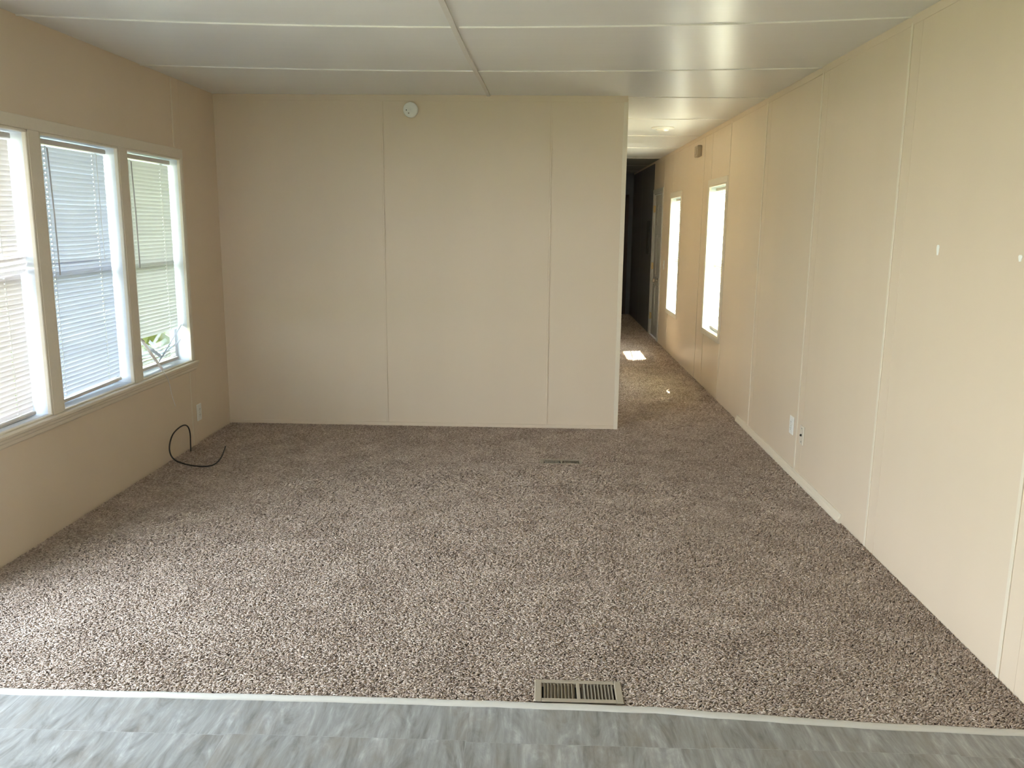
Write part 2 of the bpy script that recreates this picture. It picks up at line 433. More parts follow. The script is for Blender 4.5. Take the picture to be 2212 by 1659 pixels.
# added dark sheets: colour dims the far hallway end, light alone stays too bright
M_FARSHADE = flat('shade_dark_wall', (.15, .15, .155), .5, .3)
MB().box(W-.004, W, 12.14, HEND, 0, H-.03, bev=.001).build('shade_panel', M_FARSHADE, wr)
we.data.materials[0] = M_FARSHADE  # end wall dimmed by the same dark colour
MB().box(XH, W, 11.61, HEND, H-.0025, H+.001).build('shade_board', flat('shade_dark_ceiling', (.22, .22, .195), .4, .4), ceil)

# ------------------------------------------------------------------ floor
TH = [(0.0, 2.449), (.615, 2.451), (1.23, 2.457), (1.84, 2.460), (2.263, 2.457), (2.77, 2.448), (2.884, 2.436), (3.396, 2.397), (3.886, 2.380), (W, 2.376)]
def thy(x): return np.interp(x, [p[0] for p in TH], [p[1] for p in TH])
fl = MB()
xs = np.linspace(0, W, 25); n = len(xs)
fl.add([(x, float(thy(x))-.012, -.014) for x in xs] + [(x, HEND, -.014) for x in xs], [(i, i+1, n+i+1, n+i) for i in range(n-1)])
floor = fl.build('floor', M_BACKING); tag(floor, kind='structure')
fv = MB()
fv.add([(x, YB, -.006) for x in xs] + [(x, float(thy(x))-.010, -.006) for x in xs], [(i, i+1, n+i+1, n+i) for i in range(n-1)])
vf = fv.build('vinyl_floor', M_PLANK); tag(vf, kind='structure')

# carpet pile: short leaning yarn tufts
REG1 = (2.374, 2.664, 2.462, 2.592)      # floor registers (outer flange)
REG2 = (2.392, 2.672, 5.225, 5.330)
def pile():
    zones = [(0, W, 2.36, 3.5, .0055), (0, W, 3.5, 4.6, .0066), (0, W, 4.6, D, .0086), (XH, W, D, 8.6, .0105), (XH, W, 8.6, 12.6, .014), (XH, W, 12.6, HEND-.02, .018)]
    P = []; S = []
    for x0, x1, y0, y1, s in zones:
        gx = np.arange(x0+.006, x1-.006, s); gy = np.arange(y0, y1, s)
        X, Y = np.meshgrid(gx, gy)
        X = X + rng.uniform(-.55, .55, X.shape)*s; Y = Y + rng.uniform(-.55, .55, Y.shape)*s
        p = np.stack([X.ravel(), Y.ravel()], 1); P.append(p); S.append(np.full(len(p), s))
    P = np.concatenate(P); S = np.concatenate(S)
    k = (P[:, 1] > thy(P[:, 0])+.004) & (P[:, 0] > .004) & (P[:, 0] < W-.004)
    k &= ~((P[:, 1] > D-.004) & (P[:, 0] < XH+.006))
    r = REG1; k &= ~((P[:, 0] > r[0]-.004) & (P[:, 0] < r[1]+.004) & (P[:, 1] > r[2]-.01) & (P[:, 1] < r[3]+.004))
    r = REG2; k &= ~((P[:, 0] > r[0]) & (P[:, 0] < r[1]) & (P[:, 1] > r[2]) & (P[:, 1] < r[3]))
    P = P[k]; S = S[k]; n = len(P); sc = np.minimum(S/.0055, 2.0)
    # lean direction: mostly along +x with a slow wander, plus scatter
    wander = .5*np.sin(P[:, 0]*2.1+1.3*np.sin(P[:, 1]*1.7)) + .4*np.sin(P[:, 1]*3.1+P[:, 0])
    ang = .30 + wander*.4 + rng.normal(0, .55, n) + np.where(rng.random(n) < .35, PI, 0)
    L = rng.uniform(.010, .019, n)*sc**.5
    hgt = rng.uniform(.0108, .0140, n)
    wd = rng.uniform(.0018, .0030, n)*sc**.75
    dx, dy = np.cos(ang), np.sin(ang)
    root = np.stack([P[:, 0], P[:, 1], np.full(n, -.014)], 1)
    mid = root + np.stack([dx*L*.35, dy*L*.35, hgt*.95], 1)
    tip = root + np.stack([dx*L, dy*L, hgt*rng.uniform(.75, 1.15, n)], 1)
    # keep tips inside the walls / off the threshold
    for q in (mid, tip):
        q[:, 0] = np.clip(q[:, 0], .003, W-.003)
        q[:, 1] = np.maximum(q[:, 1], thy(q[:, 0])+.001)
        inn = (P[:, 0] < XH) & (q[:, 1] > D-.004); q[inn, 1] = D-.004
        inh = (P[:, 1] > D) & (q[:, 0] < XH+.004); q[inh, 0] = XH+.004
    side = np.stack([-dy, dx, np.zeros(n)], 1); up = np.array([0, 0, 1.0])
    V = np.empty((n, 8, 3))
    for i, (c, f) in enumerate(((root, .7), (mid, 1.0))):
        w = (wd*f)[:, None]
        ax = up if i == 1 else np.stack([dx, dy, np.zeros(n)], 1)
        V[:, i*3+0] = c + side*w; V[:, i*3+1] = c - side*w; V[:, i*3+2] = c + ax*w*(.9 if i else -1)
    wt = (wd*.55)[:, None]
    V[:, 6] = tip + side*wt; V[:, 7] = tip - side*wt
    base = np.array([[0,1,4,3],[1,2,5,4],[2,0,3,5],[3,4,7,6]])
    tri = np.array([[4,5,7],[5,3,6],[5,6,7]])
    nb = np.arange(n)[:, None, None]*8
    quads = (base[None]+nb).reshape(-1); tris = (tri[None]+nb).reshape(-1)
    loops = np.concatenate([quads, tris]).astype(np.int32)
    nq, nt_ = n*4, n*3
    starts = np.concatenate([np.arange(nq)*4, nq*4+np.arange(nt_)*3]).astype(np.int32)
    me = bpy.data.meshes.new('carpet_pile')
    me.vertices.add(n*8); me.vertices.foreach_set('co', V.reshape(-1).astype(np.float32))
    me.loops.add(len(loops)); me.loops.foreach_set('vertex_index', loops)
    me.polygons.add(nq+nt_); me.polygons.foreach_set('loop_start', starts)
    me.polygons.foreach_set('use_smooth', np.ones(nq+nt_, dtype=bool))
    me.update(calc_edges=True)
    tone = np.clip(rng.normal(.46, .16, n), 0, 1)
    at = me.attributes.new('tone', 'FLOAT', 'POINT'); at.data.foreach_set('value', np.repeat(tone, 8).astype(np.float32))
    me.materials.append(M_PILE)
    o = bpy.data.objects.new('carpet_pile', me); COL.objects.link(o); o.parent = floor
    o['kind'] = 'stuff'
    print('tufts', n)
pile()

# threshold strip between carpet and planks
b = MB(); xs = np.linspace(0.002, W-.002, 70); prof = [(-.026, -.006), (-.025, -.002), (-.019, .0015), (-.009, .003), (-.001, .002), (.002, -.002), (.003, -.012)]
vs = []
for x in xs:
    y = float(thy(x)); wv = .0012*math.sin(x*23)+.001*math.sin(x*51)
    vs += [(x, y+u+wv, v) for u, v in prof]
m_ = len(prof)
b.add(vs, [(i*m_+j, (i+1)*m_+j, (i+1)*m_+j+1, i*m_+j+1) for i in range(len(xs)-1) for j in range(m_-1)], True)
tag(b.build('trim_1', M_THRESH), kind='structure')
# quarter-round left at the foot of the right wall
b = MB(); pr = [(W, -.010), (W-.020, -.010), (W-.0195, .012), (W-.016, .022), (W-.009, .030), (W-.005, .046), (W, .047)]
b.prism(pr, 'y', 4.21, 6.56)
tag(b.build('baseboard_right', M_TRIM), kind='structure')

# ------------------------------------------------------------------ windows
def make_window(name, side, y0, y1, z0, z1, muntin=False):
    """side -1: left wall (room towards +x), +1: right wall"""
    X = (lambda d: -d) if side < 0 else (lambda d: W+d)       # d = depth into the wall
    w = thing(name, (X(0), (y0+y1)/2, z0), kind='structure')
    j = MB(); t = .012; d1 = .135
    j.box(X(.004), X(d1), y0, y0+t, z0, z1); j.box(X(.004), X(d1), y1-t, y1, z0, z1)
    j.box(X(.004), X(d1), y0+t, y1-t, z0, z0+t); j.box(X(.004), X(d1), y0+t, y1-t, z1-t, z1)
    j.build('jamb', M_VINYL, w)
    s = MB()                                                     # stop bead round the opening
    for a, c in ((y0, y0+.014), (y1-.014, y1)): s.box(X(-.010), X(.012), a, c, z0, z1, bev=.003)
    s.box(X(-.010), X(.012), y0, y1, z1-.014, z1, bev=.003); s.box(X(-.010), X(.012), y0, y1, z0, z0+.012, bev=.003)
    s.build('stop_bead', M_CASING, w)
    zm = (z0+z1)/2-.01
    for (dz0, dz1, dd) in ((zm-.02, z1-t, .112), (z0+t, zm+.02, .088)):
        f = MB(); fw = .034
        f.box(X(dd), X(dd+.022), y0+t, y0+t+fw, dz0, dz1, bev=.003); f.box(X(dd), X(dd+.022), y1-t-fw, y1-t, dz0, dz1, bev=.003)
        f.box(X(dd), X(dd+.022), y0+t+fw, y1-t-fw, dz0, dz0+fw, bev=.003); f.box(X(dd), X(dd+.022), y0+t+fw, y1-t-fw, dz1-fw, dz1, bev=.003)
        fo = f.build('sash', M_VINYL, w)
        MB().box(X(dd+.009), X(dd+.012), y0+t+fw-.004, y1-t-fw+.004, dz0+fw-.004, dz1-fw+.004).build('pane', M_GLASS, fo)
    return w
for i, (a, c) in enumerate(LW): make_window('window_%d' % (i+1), -1, a, c, *LZ)
for i, (a, c, z0, z1) in enumerate(RW): make_window('window_%d' % (i+4), 1, a, c, z0, z1)

# glazed door and added fill window, beside and behind the viewer
def fixed_glazing(name, y0, y1, z0, z1, bars):
    w = thing(name, (0, (y0+y1)/2, z0), kind='structure')
    f = MB(); t = .05
    f.box(-.10, -.04, y0, y0+t, z0, z1); f.box(-.10, -.04, y1-t, y1, z0, z1); f.box(-.10, -.04, y0+t, y1-t, z0, z0+t); f.box(-.10, -.04, y0+t, y1-t, z1-t, z1)
    for yb in bars: f.box(-.10, -.04, yb-.03, yb+.03, z0+t, z1-t)
    fo = f.build('frame', M_VINYL, w)
    MB().box(-.075, -.071, y0+t, y1-t, z0+t, z1-t).build('pane', M_GLASS, fo)
fixed_glazing('door_2', *DECK, [2.2])
w = thing('window_6', (2, YB, FW[2]), kind='structure'); f = MB(); t = .05
f.box(FW[0], FW[0]+t, YB-.09, YB-.03, FW[2], FW[3]); f.box(FW[1]-t, FW[1], YB-.09, YB-.03, FW[2], FW[3]); f.box(FW[0]+t, FW[1]-t, YB-.09, YB-.03, FW[2], FW[2]+t); f.box(FW[0]+t, FW[1]-t, YB-.09, YB-.03, FW[3]-t, FW[3])
for x in (2.2,): f.box(x-.025, x+.025, YB-.09, YB-.03, FW[2]+t, FW[3]-t)
fo = f.build('frame', M_VINYL, w); MB().box(FW[0]+t, FW[1]-t, YB-.065, YB-.061, FW[2]+t, FW[3]-t).build('pane', M_GLASS, fo)

# casing of the triple window
tc = thing('trim_2', (0, 4.35, .52), kind='structure')
MB().box(0, .012, 3.02, 5.585, 1.926, 1.984, bev=.002).build('head_casing', M_CASING, tc)
for a, c in ((LW[0][1], LW[1][0]), (LW[1][1], LW[2][0])):
    MB().box(0, .012, a, c, .582, 1.926, bev=.002).build('mullion_cover', M_CASING, tc)
MB().box(0, .012, 5.553, 5.585, .582, 1.926, bev=.003).build('side_casing', M_CASING, tc)
MB().box(0, .012, 3.02, 3.155, .582, 1.926, bev=.003).build('side_casing', M_CASING, tc)
pr = [(0, .582), (.030, .582), (.034, .578), (.034, .566), (.026, .560), (.024, .548), (.018, .542), (.016, .526), (.010, .519), (0, .519)]
MB().prism(pr, 'y', 3.0, 5.60).build('sill_moulding', M_TRIM, tc)
# casings of the hallway windows
for i, (a, c, z0, z1) in enumerate(RW):
    h = thing('trim_%d' % (i+3), (W, (a+c)/2, z0), kind='structure')
    MB().box(W-.012, W, a-.045, c+.045, z1, z1+.055, bev=.002).build('head_casing', M_CASING, h)
    MB().box(W-.012, W, a-.045, c+.045, z0-.045, z0, bev=.002).build('apron', M_CASING, h)
    MB().box(W-.012, W, a-.045, a, z0, z1, bev=.002).build('side_casing', M_CASING, h)
    MB().box(W-.012, W, c, c+.045, z0, z1, bev=.002).build('side_casing', M_CASING, h)

# ------------------------------------------------------------------ mini blinds
PITCH = .0225
def slat_strip(b, y0, y1, xc, z, side, tilt=1.16, bow=0.0, holes=(), wob=0.0, z_end=None, width=.0255):
    """one curved slat; side -1 left wall. room-side edge up"""
    rows = (-.5, -.09, .09, .5)
    ys = sorted({y0, y1, *[y0+(y1-y0)*k/8 for k in range(9)], *[h-.0035 for h in holes], *[h+.0035 for h in holes]})
    ys = [y for y in ys if y0 <= y <= y1]
    vs = []
    rs = 1 if side < 0 else -1
    for y in ys:
        t = (y-y0)/(y1-y0)
        zz = z - bow*4*t*(1-t) + (0 if z_end is None else (z_end-z)*t)
        for s in rows:
            crown = .0022*(1-(2*s)**2)
            u, v = s*width, crown
            # across direction leans: room side up
            xx = math.cos(tilt)*u - math.sin(tilt)*v*-1
            z2 = math.sin(tilt)*u - math.cos(tilt)*v
            vs.append((xc + rs*xx, y, zz + z2 + wob*math.sin(y*9+z*40)))
    k = len(rows); fs = []
    for i in range(len(ys)-1):
        ym = (ys[i]+ys[i+1])/2
        for r in range(k-1):
            if r == 1 and any(abs(ym-h) < .0030 for h in holes): continue
            f = (i*k+r, i*k+r+1, (i+1)*k+r+1, (i+1)*k+r)
            fs.append(f if side < 0 else f[::-1])
    b.add(vs, fs, True)
def blind(side, y0, y1, ztop, zbot, zrail, xd, m, label, group, wand=None, bow=lambda z: 0, cords=(.125, .125), rail_tilt=0.0, skip=lambda z: False, ext=lambda z: 0.0, tiltf=lambda z: 1.46):
    X = -xd if side < 0 else W+xd
    t = thing('window_blind', (X, (y0+y1)/2, zrail), label, 'blind', group)
    rs = 1 if side < 0 else -1
    hd = MB().box(X-.013, X+.013, y0-.006, y1+.012, ztop+.004, ztop+.030, bev=.004); hd.build('headrail', M_RAIL, t)
    hy = (y0+cords[0], y1-cords[1])
    b = MB(); z = ztop-.016
    while z > zbot:
        if not skip(z):
            fr = max(0, min(1, (ztop-z)/(ztop-zrail)))
            tz = rail_tilt*fr
            slat_strip(b, y0+random.uniform(-.002, .002), y1+ext(z)+random.uniform(-.002, .002), X, z-tz/2, side, tilt=tiltf(z)+random.gauss(0, .03), bow=bow(z), holes=hy, wob=.0006, z_end=z+tz/2)
        z -= PITCH
    b.build('slats', m, t)
    for y in hy:
        MB().tube([(X+rs*.008, y, ztop+.004), (X+rs*.009, y, (ztop+zbot)/2), (X+rs*.008, y, zrail+.01)], .0008, 6).build('ladder_cord', M_CORD, t)
    if wand:
        yw, zw0, zw1 = wand
        MB().tube([(X+rs*.024, yw, zw0), (X+rs*.030, yw+.002, (zw0+zw1)/2), (X+rs*.030, yw+.005, zw1)], .0035, 6).tube([(X+rs*.012, yw, zw0+.010), (X+rs*.024, yw, zw0)], .002, 6).build('tilt_wand', M_WAND, t)
    return t, X
def rail(t, X, y0, y1, z, dz=0.0, m=M_RAIL, hgt=.018):
    M = Matrix.Translation((X, (y0+y1)/2, z)) @ Matrix.Rotation(math.atan2(dz, y1-y0), 4, 'X')
    h = (y1-y0)/2
    MB().box(-.012, .012, -h, h, -hgt/2, hgt/2, M, bev=.004).build('bottom_rail', m, t)
def loose_slat(t, p0, p1, up=(0, 0, 1), wdt=.024, m=M_SLAT, bend=0.0):
    """one slat that came off its ladder, from p0 to p1"""
    p0, p1 = Vector(p0), Vector(p1); d = (p1-p0); L = d.length; d.normalize()
    u = Vector(up); u = (u - d*u.dot(d)).normalized(); nn = d.cross(u)
    vs = []; k = 8
    for i in range(k+1):
        f = i/k; c = p0 + d*L*f + nn*bend*4*f*(1-f)
        for s, cr in ((-.5, 0), (0, .002), (.5, 0)):
            vs.append(c + u*s*wdt + nn*cr)
    MB().add(vs, [(i*3+j, i*3+j+1, (i+1)*3+j+1, (i+1)*3+j) for i in range(k) for j in range(2)], True).build('loose_slat', m, t)

G = 'mini blinds in the windows'
# left window nearest the viewer
t, X = blind(-1, 3.172, 3.845, 1.876, .615, .598, .060, M_SLAT_W, 'white mini blind with two kinked slats halfway down, cut off by the photo edge', G,
             wand=(3.30, 1.86, 1.25), bow=lambda z: .004 if z > 1.3 else .002, skip=lambda z: 1.262 < z < 1.335, rail_tilt=.012)
rail(t, X, 3.170, 3.850, .598, .014)
loose_slat(t, (X+.006, 3.172, 1.318), (X+.012, 3.885, 1.338), up=(.45, 0, 1), m=M_SLAT_W, bend=.012)
loose_slat(t, (X+.008, 3.172, 1.290), (X+.012, 3.880, 1.312), up=(.5, 0, 1), m=M_SLAT_W, bend=.016)
loose_slat(t, (X+.010, 3.172, 1.272), (X+.008, 3.876, 1.282), up=(.6, 0, 1), m=M_SLAT_W, bend=.01)
# middle
t, X = blind(-1, 3.998, 4.690, 1.876, .632, .613, .060, M_SLAT, 'white mini blind with bowed upper slats in the middle section of the triple window', G,
             wand=(4.118, 1.862, 1.248), bow=lambda z: (.010 if 1.32 < z < 1.80 else .002)*(.5+.5*math.sin((z-1.2)*7)), rail_tilt=.012)
rail(t, X, 3.996, 4.692, .613, .014)
MB().tube([(X+.010, 4.60, 1.87), (X+.012, 4.60, 1.5), (X+.012, 4.602, 1.30)], .0012, 6).build('pull_cord', M_CORD, t)
# right section: broken at the bottom
t, X = blind(-1, 4.838, 5.505, 1.876, .815, .62, .060, M_SLAT_G, 'broken white mini blind with a torn gap above the sill, nearest the back wall', G,
             wand=(4.965, 1.862, 1.242), bow=lambda z: .001, rail_tilt=-.0)
zz = .735
b = MB(); z = .728
while z > .655:
    slat_strip(b, 4.838, 5.43, X+.004, z, -1, tilt=1.0, holes=(4.963, 5.30), z_end=z-.004, bow=.004); z -= .0215
b.build('fallen_slats', M_SLAT_G, t)
rail(t, X+.004, 4.835, 5.46, .622, -.004, hgt=.02)
loose_slat(t, (X+.018, 4.945, .812), (.018, 5.075, .600), up=(0, 1, .6), m=M_SLAT_W)
loose_slat(t, (X+.016, 5.535, .838), (X+.016, 5.16, .640), up=(.3, -.5, 1), m=M_SLAT, wdt=.020)
loose_slat(t, (X+.010, 4.96, .795), (X+.012, 5.20, .668), up=(.1, .5, 1), m=M_SLAT, wdt=.022)
loose_slat(t, (X+.012, 5.515, .735), (X+.010, 5.23, .672), up=(.5, .2, 1), m=M_SLAT, wdt=.026)
loose_slat(t, (X-.010, 5.10, .780), (X-.006, 5.30, .655), up=(.2, .6, 1), m=M_SLAT, wdt=.022)
loose_slat(t, (X-.012, 4.85, .712), (X-.008, 5.12, .690), up=(.2, .2, 1), m=M_SLAT, wdt=.022)
MB().tube(spline([(X+.020, 4.938, .818), (X+.022, 4.948, .806), (X+.020, 4.972, .798)], 4), .006, 8).build('cord_knob', M_RAIL, t)
MB().tube(spline([(X+.014, 5.02, .73), (-.005, 5.06, .640), (.030, 5.07, .585), (.040, 5.10, .52), (.022, 5.17, .42), (.010, 5.236, .335)], 6), .0022, 6).build('hanging_cord', M_CORD, t)
# hallway blinds, sunlit
a, c, z0, z1 = RW[0]
t, X = blind(1, a+.018, c-.055, z1-.050, .70, .60, .062, M_SLAT_H, 'sunlit white mini blind with slats heaped on the sill of the nearer hallway window', G, bow=lambda z: .001, tiltf=lambda z: -.44)
b = MB()
for k, z in enumerate((.688, .665, .642, .620)):
    slat_strip(b, a+.02+.01*k, a+.37+.012*k, X, z, 1, tilt=-.5+.1*k); slat_strip(b, a+.53-.015*k, c-.055, X, z, 1, tilt=-.45-.08*k)
for k in range(5): slat_strip(b, a+.02, c-.06, X, .584+.008*k, 1, tilt=.2+.06*k, z_end=.580+.009*k)
b.build('fallen_slats', M_SLAT_H, t); rail(t, X, a+.02, c-.06, .572, .0)
loose_slat(t, (X-.012, a+.30, .70), (X-.010, a+.14, .612), up=(0, .6, 1), m=M_SLAT)
loose_slat(t, (X-.012, a+.55, .69), (X-.010, a+.33, .612), up=(0, -.6, 1), m=M_SLAT)
a, c, z0, z1 = RW[1]
t, X = blind(1, a+.018, c-.055, z1-.050, .96, .60, .062, M_SLAT_H, 'sunlit white mini blind hanging in tatters in the hallway window next to the door', G, bow=lambda z: .001, tiltf=lambda z: -.44)
loose_slat(t, (X-.012, a+.10, .845), (X-.010, c-.08, .80), up=(0, .2, 1), m=M_SLAT)
loose_slat(t, (X-.012, a+.12, .78), (X-.010, a+.42, .76), up=(.8, .1, .6), m=M_SLAT)
loose_slat(t, (X-.012, a+.2, .68), (X-.010, a+.12, .54), up=(0, 1, .3), m=M_SLAT)
rail(t, X, a+.02, c-.06, .536, .0)

# ------------------------------------------------------------------ hallway door
dy0, dy1, _, dz1 = DOORH
d = thing('door_1', (W, (dy0+dy1)/2, 0), kind='structure')
fr = MB(); 
fr.box(W-.014, W, dy0-.055, dy0, 0, dz1+.055, bev=.003); fr.box(W-.014, W, dy1, dy1+.055, 0, dz1+.055, bev=.003); fr.box(W-.014, W, dy0, dy1, dz1, dz1+.055, bev=.003)
fr.box(W, W+.12, dy0, dy0+.02, 0, dz1); fr.box(W, W+.12, dy1-.02, dy1, 0, dz1); fr.box(W, W+.12, dy0+.02, dy1-.02, dz1-.02, dz1); fr.box(W, W+.12, dy0, dy1, -.02, .0)
fr.build('door_frame', M_DOOR, d)
lf = MB(); lf.box(W+.018, W+.058, dy0+.022, dy1-.022, .006, dz1-.026, bev=.002)
lw = (dy1-dy0-.044)
for (z0, z1) in ((.16, .72), (.84, 1.42), (1.54, 1.82)):
    for s in (0, 1):
        a = dy0+.022+.10+s*(lw/2-.02); c = a+lw/2-.16
        lf.box(W+.012, W+.020, a, c, z0, z1, bev=.003); lf.box(W+.008, W+.020, a+.03, c-.03, z0+.03, z1-.03, bev=.004)
lo = lf.build('door_leaf', M_DOOR, d)
Mx = Matrix.Translation((W+.018, dy0+.285, .80)) @ Matrix.Rotation(-PI/2, 4, 'Y')
MB().lathe([(.030, 0), (.030, .006), (.012, .010), (.011, .035), (.026, .045), (.029, .06), (.022, .072), (.0, .074)], Mx, 24).build('door_knob', M_NICKEL, lo)
Mx = Matrix.Translation((W+.018, dy0+.15, .925)) @ Matrix.Rotation(-PI/2, 4, 'Y')
MB().lathe([(.030, 0), (.030, .012), (.020, .016), (.0, .017)], Mx, 24).build('deadbolt', M_NICKEL, lo)
for z in (.22, .93, 1.72):
    MB().box(W-.004, W+.018, dy1-.03, dy1-.004, z, z+.09, bev=.002).tube([(W-.004, dy1-.016, z-.004), (W-.004, dy1-.016, z+.094)], .006, 8).build('hinge', M_BRASS, d)

# end of the hallway: added door, its dark brown standing for the unlit end
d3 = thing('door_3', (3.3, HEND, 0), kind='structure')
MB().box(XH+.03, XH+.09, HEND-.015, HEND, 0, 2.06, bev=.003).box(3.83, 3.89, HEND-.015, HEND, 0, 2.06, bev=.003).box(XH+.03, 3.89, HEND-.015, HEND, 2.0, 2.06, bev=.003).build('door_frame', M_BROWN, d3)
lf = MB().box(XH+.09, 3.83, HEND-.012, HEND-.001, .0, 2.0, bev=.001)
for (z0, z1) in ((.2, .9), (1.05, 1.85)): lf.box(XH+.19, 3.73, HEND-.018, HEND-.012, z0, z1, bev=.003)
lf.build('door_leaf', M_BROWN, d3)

# ------------------------------------------------------------------ wall and ceiling fittings
def plate_y(name, x, s, y, z, wy, hz, m, label, cat, kind):
    """fitting on a side wall: x of the wall, s = +1 faces +x"""
    t = thing(name, (x, y, z-hz/2), label, cat)
    MB().box(x, x+s*.007, y-wy/2, y+wy/2, z-hz/2, z+hz/2, bev=.003).build('cover_plate', m, t)
    f = x+s*.007
    if kind == 'outlet':
        for dz in (-.020, .020):
            r = MB().box(f-s*.001, f+s*.0025, y-.017, y+.017, z+dz-.0145, z+dz+.0145, bev=.002).build('receptacle', m, t)
            q = MB()
            for dy in (-.0065, .0065): q.box(f+s*.002, f+s*.003, y+dy-.001, y+dy+.001, z+dz-.002, z+dz+.007)
            q.box(f+s*.002, f+s*.003, y-.002, y+.002, z+dz-.010, z+dz-.006); q.build('slot', M_DARK, r)
        Mx = Matrix.Translation((f, y, z)) @ Matrix.Rotation(s*PI/2, 4, 'Y')
        MB().lathe([(.0032, 0), (.0028, .0012), (0, .0014)], Mx, 12).build('screw', M_SCREW, t)
    return t, f
plate_y('wall_outlet', 0, 1, 5.618, .211, .072, .118, M_PLATE, 'white outlet plate low on the left wall, beside the corner with the back wall', 'outlet', 'outlet')
# right wall: plate with a plug-in box, and a jack plate
t, f = plate_y('wall_outlet', W, -1, 5.150, .302, .076, .116, M_PLATE, 'bright white outlet plate low on the right wall above the baseboard strip', 'outlet', 'outlet')
t, f = plate_y('cable_jack', W, -1, 4.938, .290, .072, .116, M_IVORY, 'wall-coloured jack plate with dark centre hole and two screws on the right wall', 'jack plate', 'jack')
Mx = Matrix.Translation((f, 4.938, .290)) @ Matrix.Rotation(-PI/2, 4, 'Y')
MB().lathe([(.0075, 0), (.0075, .004), (.0055, .004), (.0055, .009), (.0, .009)], Mx, 16).build('coax_socket', M_DARK, t)
for dz in (-.041, .041):
    Mx = Matrix.Translation((f, 4.938, .290+dz)) @ Matrix.Rotation(-PI/2, 4, 'Y')
    MB().lathe([(.005, 0), (.0045, .0018), (0, .002)], Mx, 12).build('screw', M_SCREW, t)
# light switch by the far door
t, f = plate_y('light_switch', W, -1, 10.885, 1.040, .072, .116, M_PLATE, 'white light switch plate on the hallway wall beside the door', 'light switch', 'switch')
MB().box(f, f-.010, 10.880, 10.890, 1.030, 1.050, bev=.002).build('toggle', M_PLATE, t)
# electrical panel beyond the door
t = thing('electrical_panel', (W, 12.56, 1.12), 'dark grey electrical panel cover on the hallway wall beyond the door', 'electrical panel')
MB().box(W-.014, W, 12.40, 12.72, 1.12, 1.60, bev=.004).build('cover', M_PANEL, t)
MB().box(W-.020, W-.014, 12.46, 12.66, 1.18, 1.54, bev=.003).build('hatch', M_PANEL, t)
# door chime high on the hallway wall
t = thing('door_chime', (W, 8.75, 2.21), 'small tan chime box high on the hallway wall above the windows', 'door chime')
MB().box(W-.045, W, 8.665, 8.835, 2.215, 2.325, bev=.006).build('chime_cover', M_CHIME, t)
MB().box(W-.050, W-.044, 8.70, 8.80, 2.235, 2.305, bev=.002).build('grille', M_CHIME, t)
# smoke detector on the partition
t = thing('smoke_detector', (1.432, D, 2.318), 'round white smoke detector high on the back wall', 'smoke detector')
Mx = Matrix.Translation((1.432, D, 2.318)) @ Matrix.Rotation(PI/2, 4, 'X')
MB().lathe([(.050, 0), (.050, .010), (.0505, .012), (.053, .013), (.053, .030), (.051, .036), (.046, .0395), (.03, .041), (0, .0415)], Mx, 48).build('housing', M_PLATE, t)
for dx, dz, r in ((-.028, -.003, .0035), (-.012, -.024, .0045)):
    Mx = Matrix.Translation((1.432+dx, D-.0405, 2.318+dz)) @ Matrix.Rotation(PI/2, 4, 'X')
    MB().lathe([(r, 0), (r, .0016), (0, .0018)], Mx, 12).build('test_button' if r > .004 else 'indicator', M_DARK if r < .004 else M_REG, t)
# hallway ceiling light
t = thing('ceiling_light', (3.49, 8.075, H-.045), 'flush round white ceiling light in the hallway', 'ceiling light')
Mx = Matrix.Translation((3.49, 8.075, H)) @ Matrix.Rotation(PI, 4, 'X')
MB().lathe([(.105, 0), (.105, .006), (.100, .012), (.085, .016), (.066, .018)], Mx, 48).build('trim_ring', M_PLATE, t)
MB().lathe([(.066, .010), (.066, .018), (.062, .024), (.048, .029), (.025, .032), (0, .033)], Mx, 48).build('lens', M_LENS, t)

# ------------------------------------------------------------------ floor registers
def register(r, nl, label, zt=.004, fl=.024):
    x0, x1, y0, y1 = r
    t = thing('floor_register', ((x0+x1)/2, (y0+y1)/2, -.012), label, 'floor vent', 'metal floor registers')
    f = MB()
    a0, a1, c0, c1 = x0+fl, x1-fl, y0+fl*.75, y1-fl*.75
    f.box(x0, a0, y0, y1, zt-.006, zt, bev=.0025); f.box(a1, x1, y0, y1, zt-.006, zt, bev=.0025)
    f.box(a0-.002, a1+.002, y0, c0, zt-.006, zt, bev=.0025); f.box(a0-.002, a1+.002, c1, y1, zt-.006, zt, bev=.0025)
    xm = (x0+x1)/2
    f.box(xm-.006, xm+.006, c0-.002, c1+.002, zt-.006, zt-.001, bev=.001)
    f.build('flange', M_REG, t)
    w = MB()
    w.box(a0, a1, c0, c1, -.0136, -.0130)
    w.build('duct_well', M_DARK, t)
    for s in (-1, 1):
        for k in range(nl):
            xx = xm + s*(.013 + (a1-xm-.018)*(k+.35)/nl)
            M = Matrix.Translation((xx, (c0+c1)/2, zt-.007)) @ Matrix.Rotation(s*.75, 4, 'Y')
            h = (c1-c0)/2
            prof = [(-.0008, -.0085), (.0008, -.0085), (.0022, .0), (.0008, .0075), (-.0008, .0075), (-.0002, .0)]
            MB().prism(prof, 'y', -h, h, M).build('louver', M_REGL, t)
    return t
register(REG1, 9, 'tan metal floor vent against the white threshold strip at the carpet edge')
register(REG2, 10, 'tan metal floor vent sunk in the carpet near the back wall', zt=-.001)

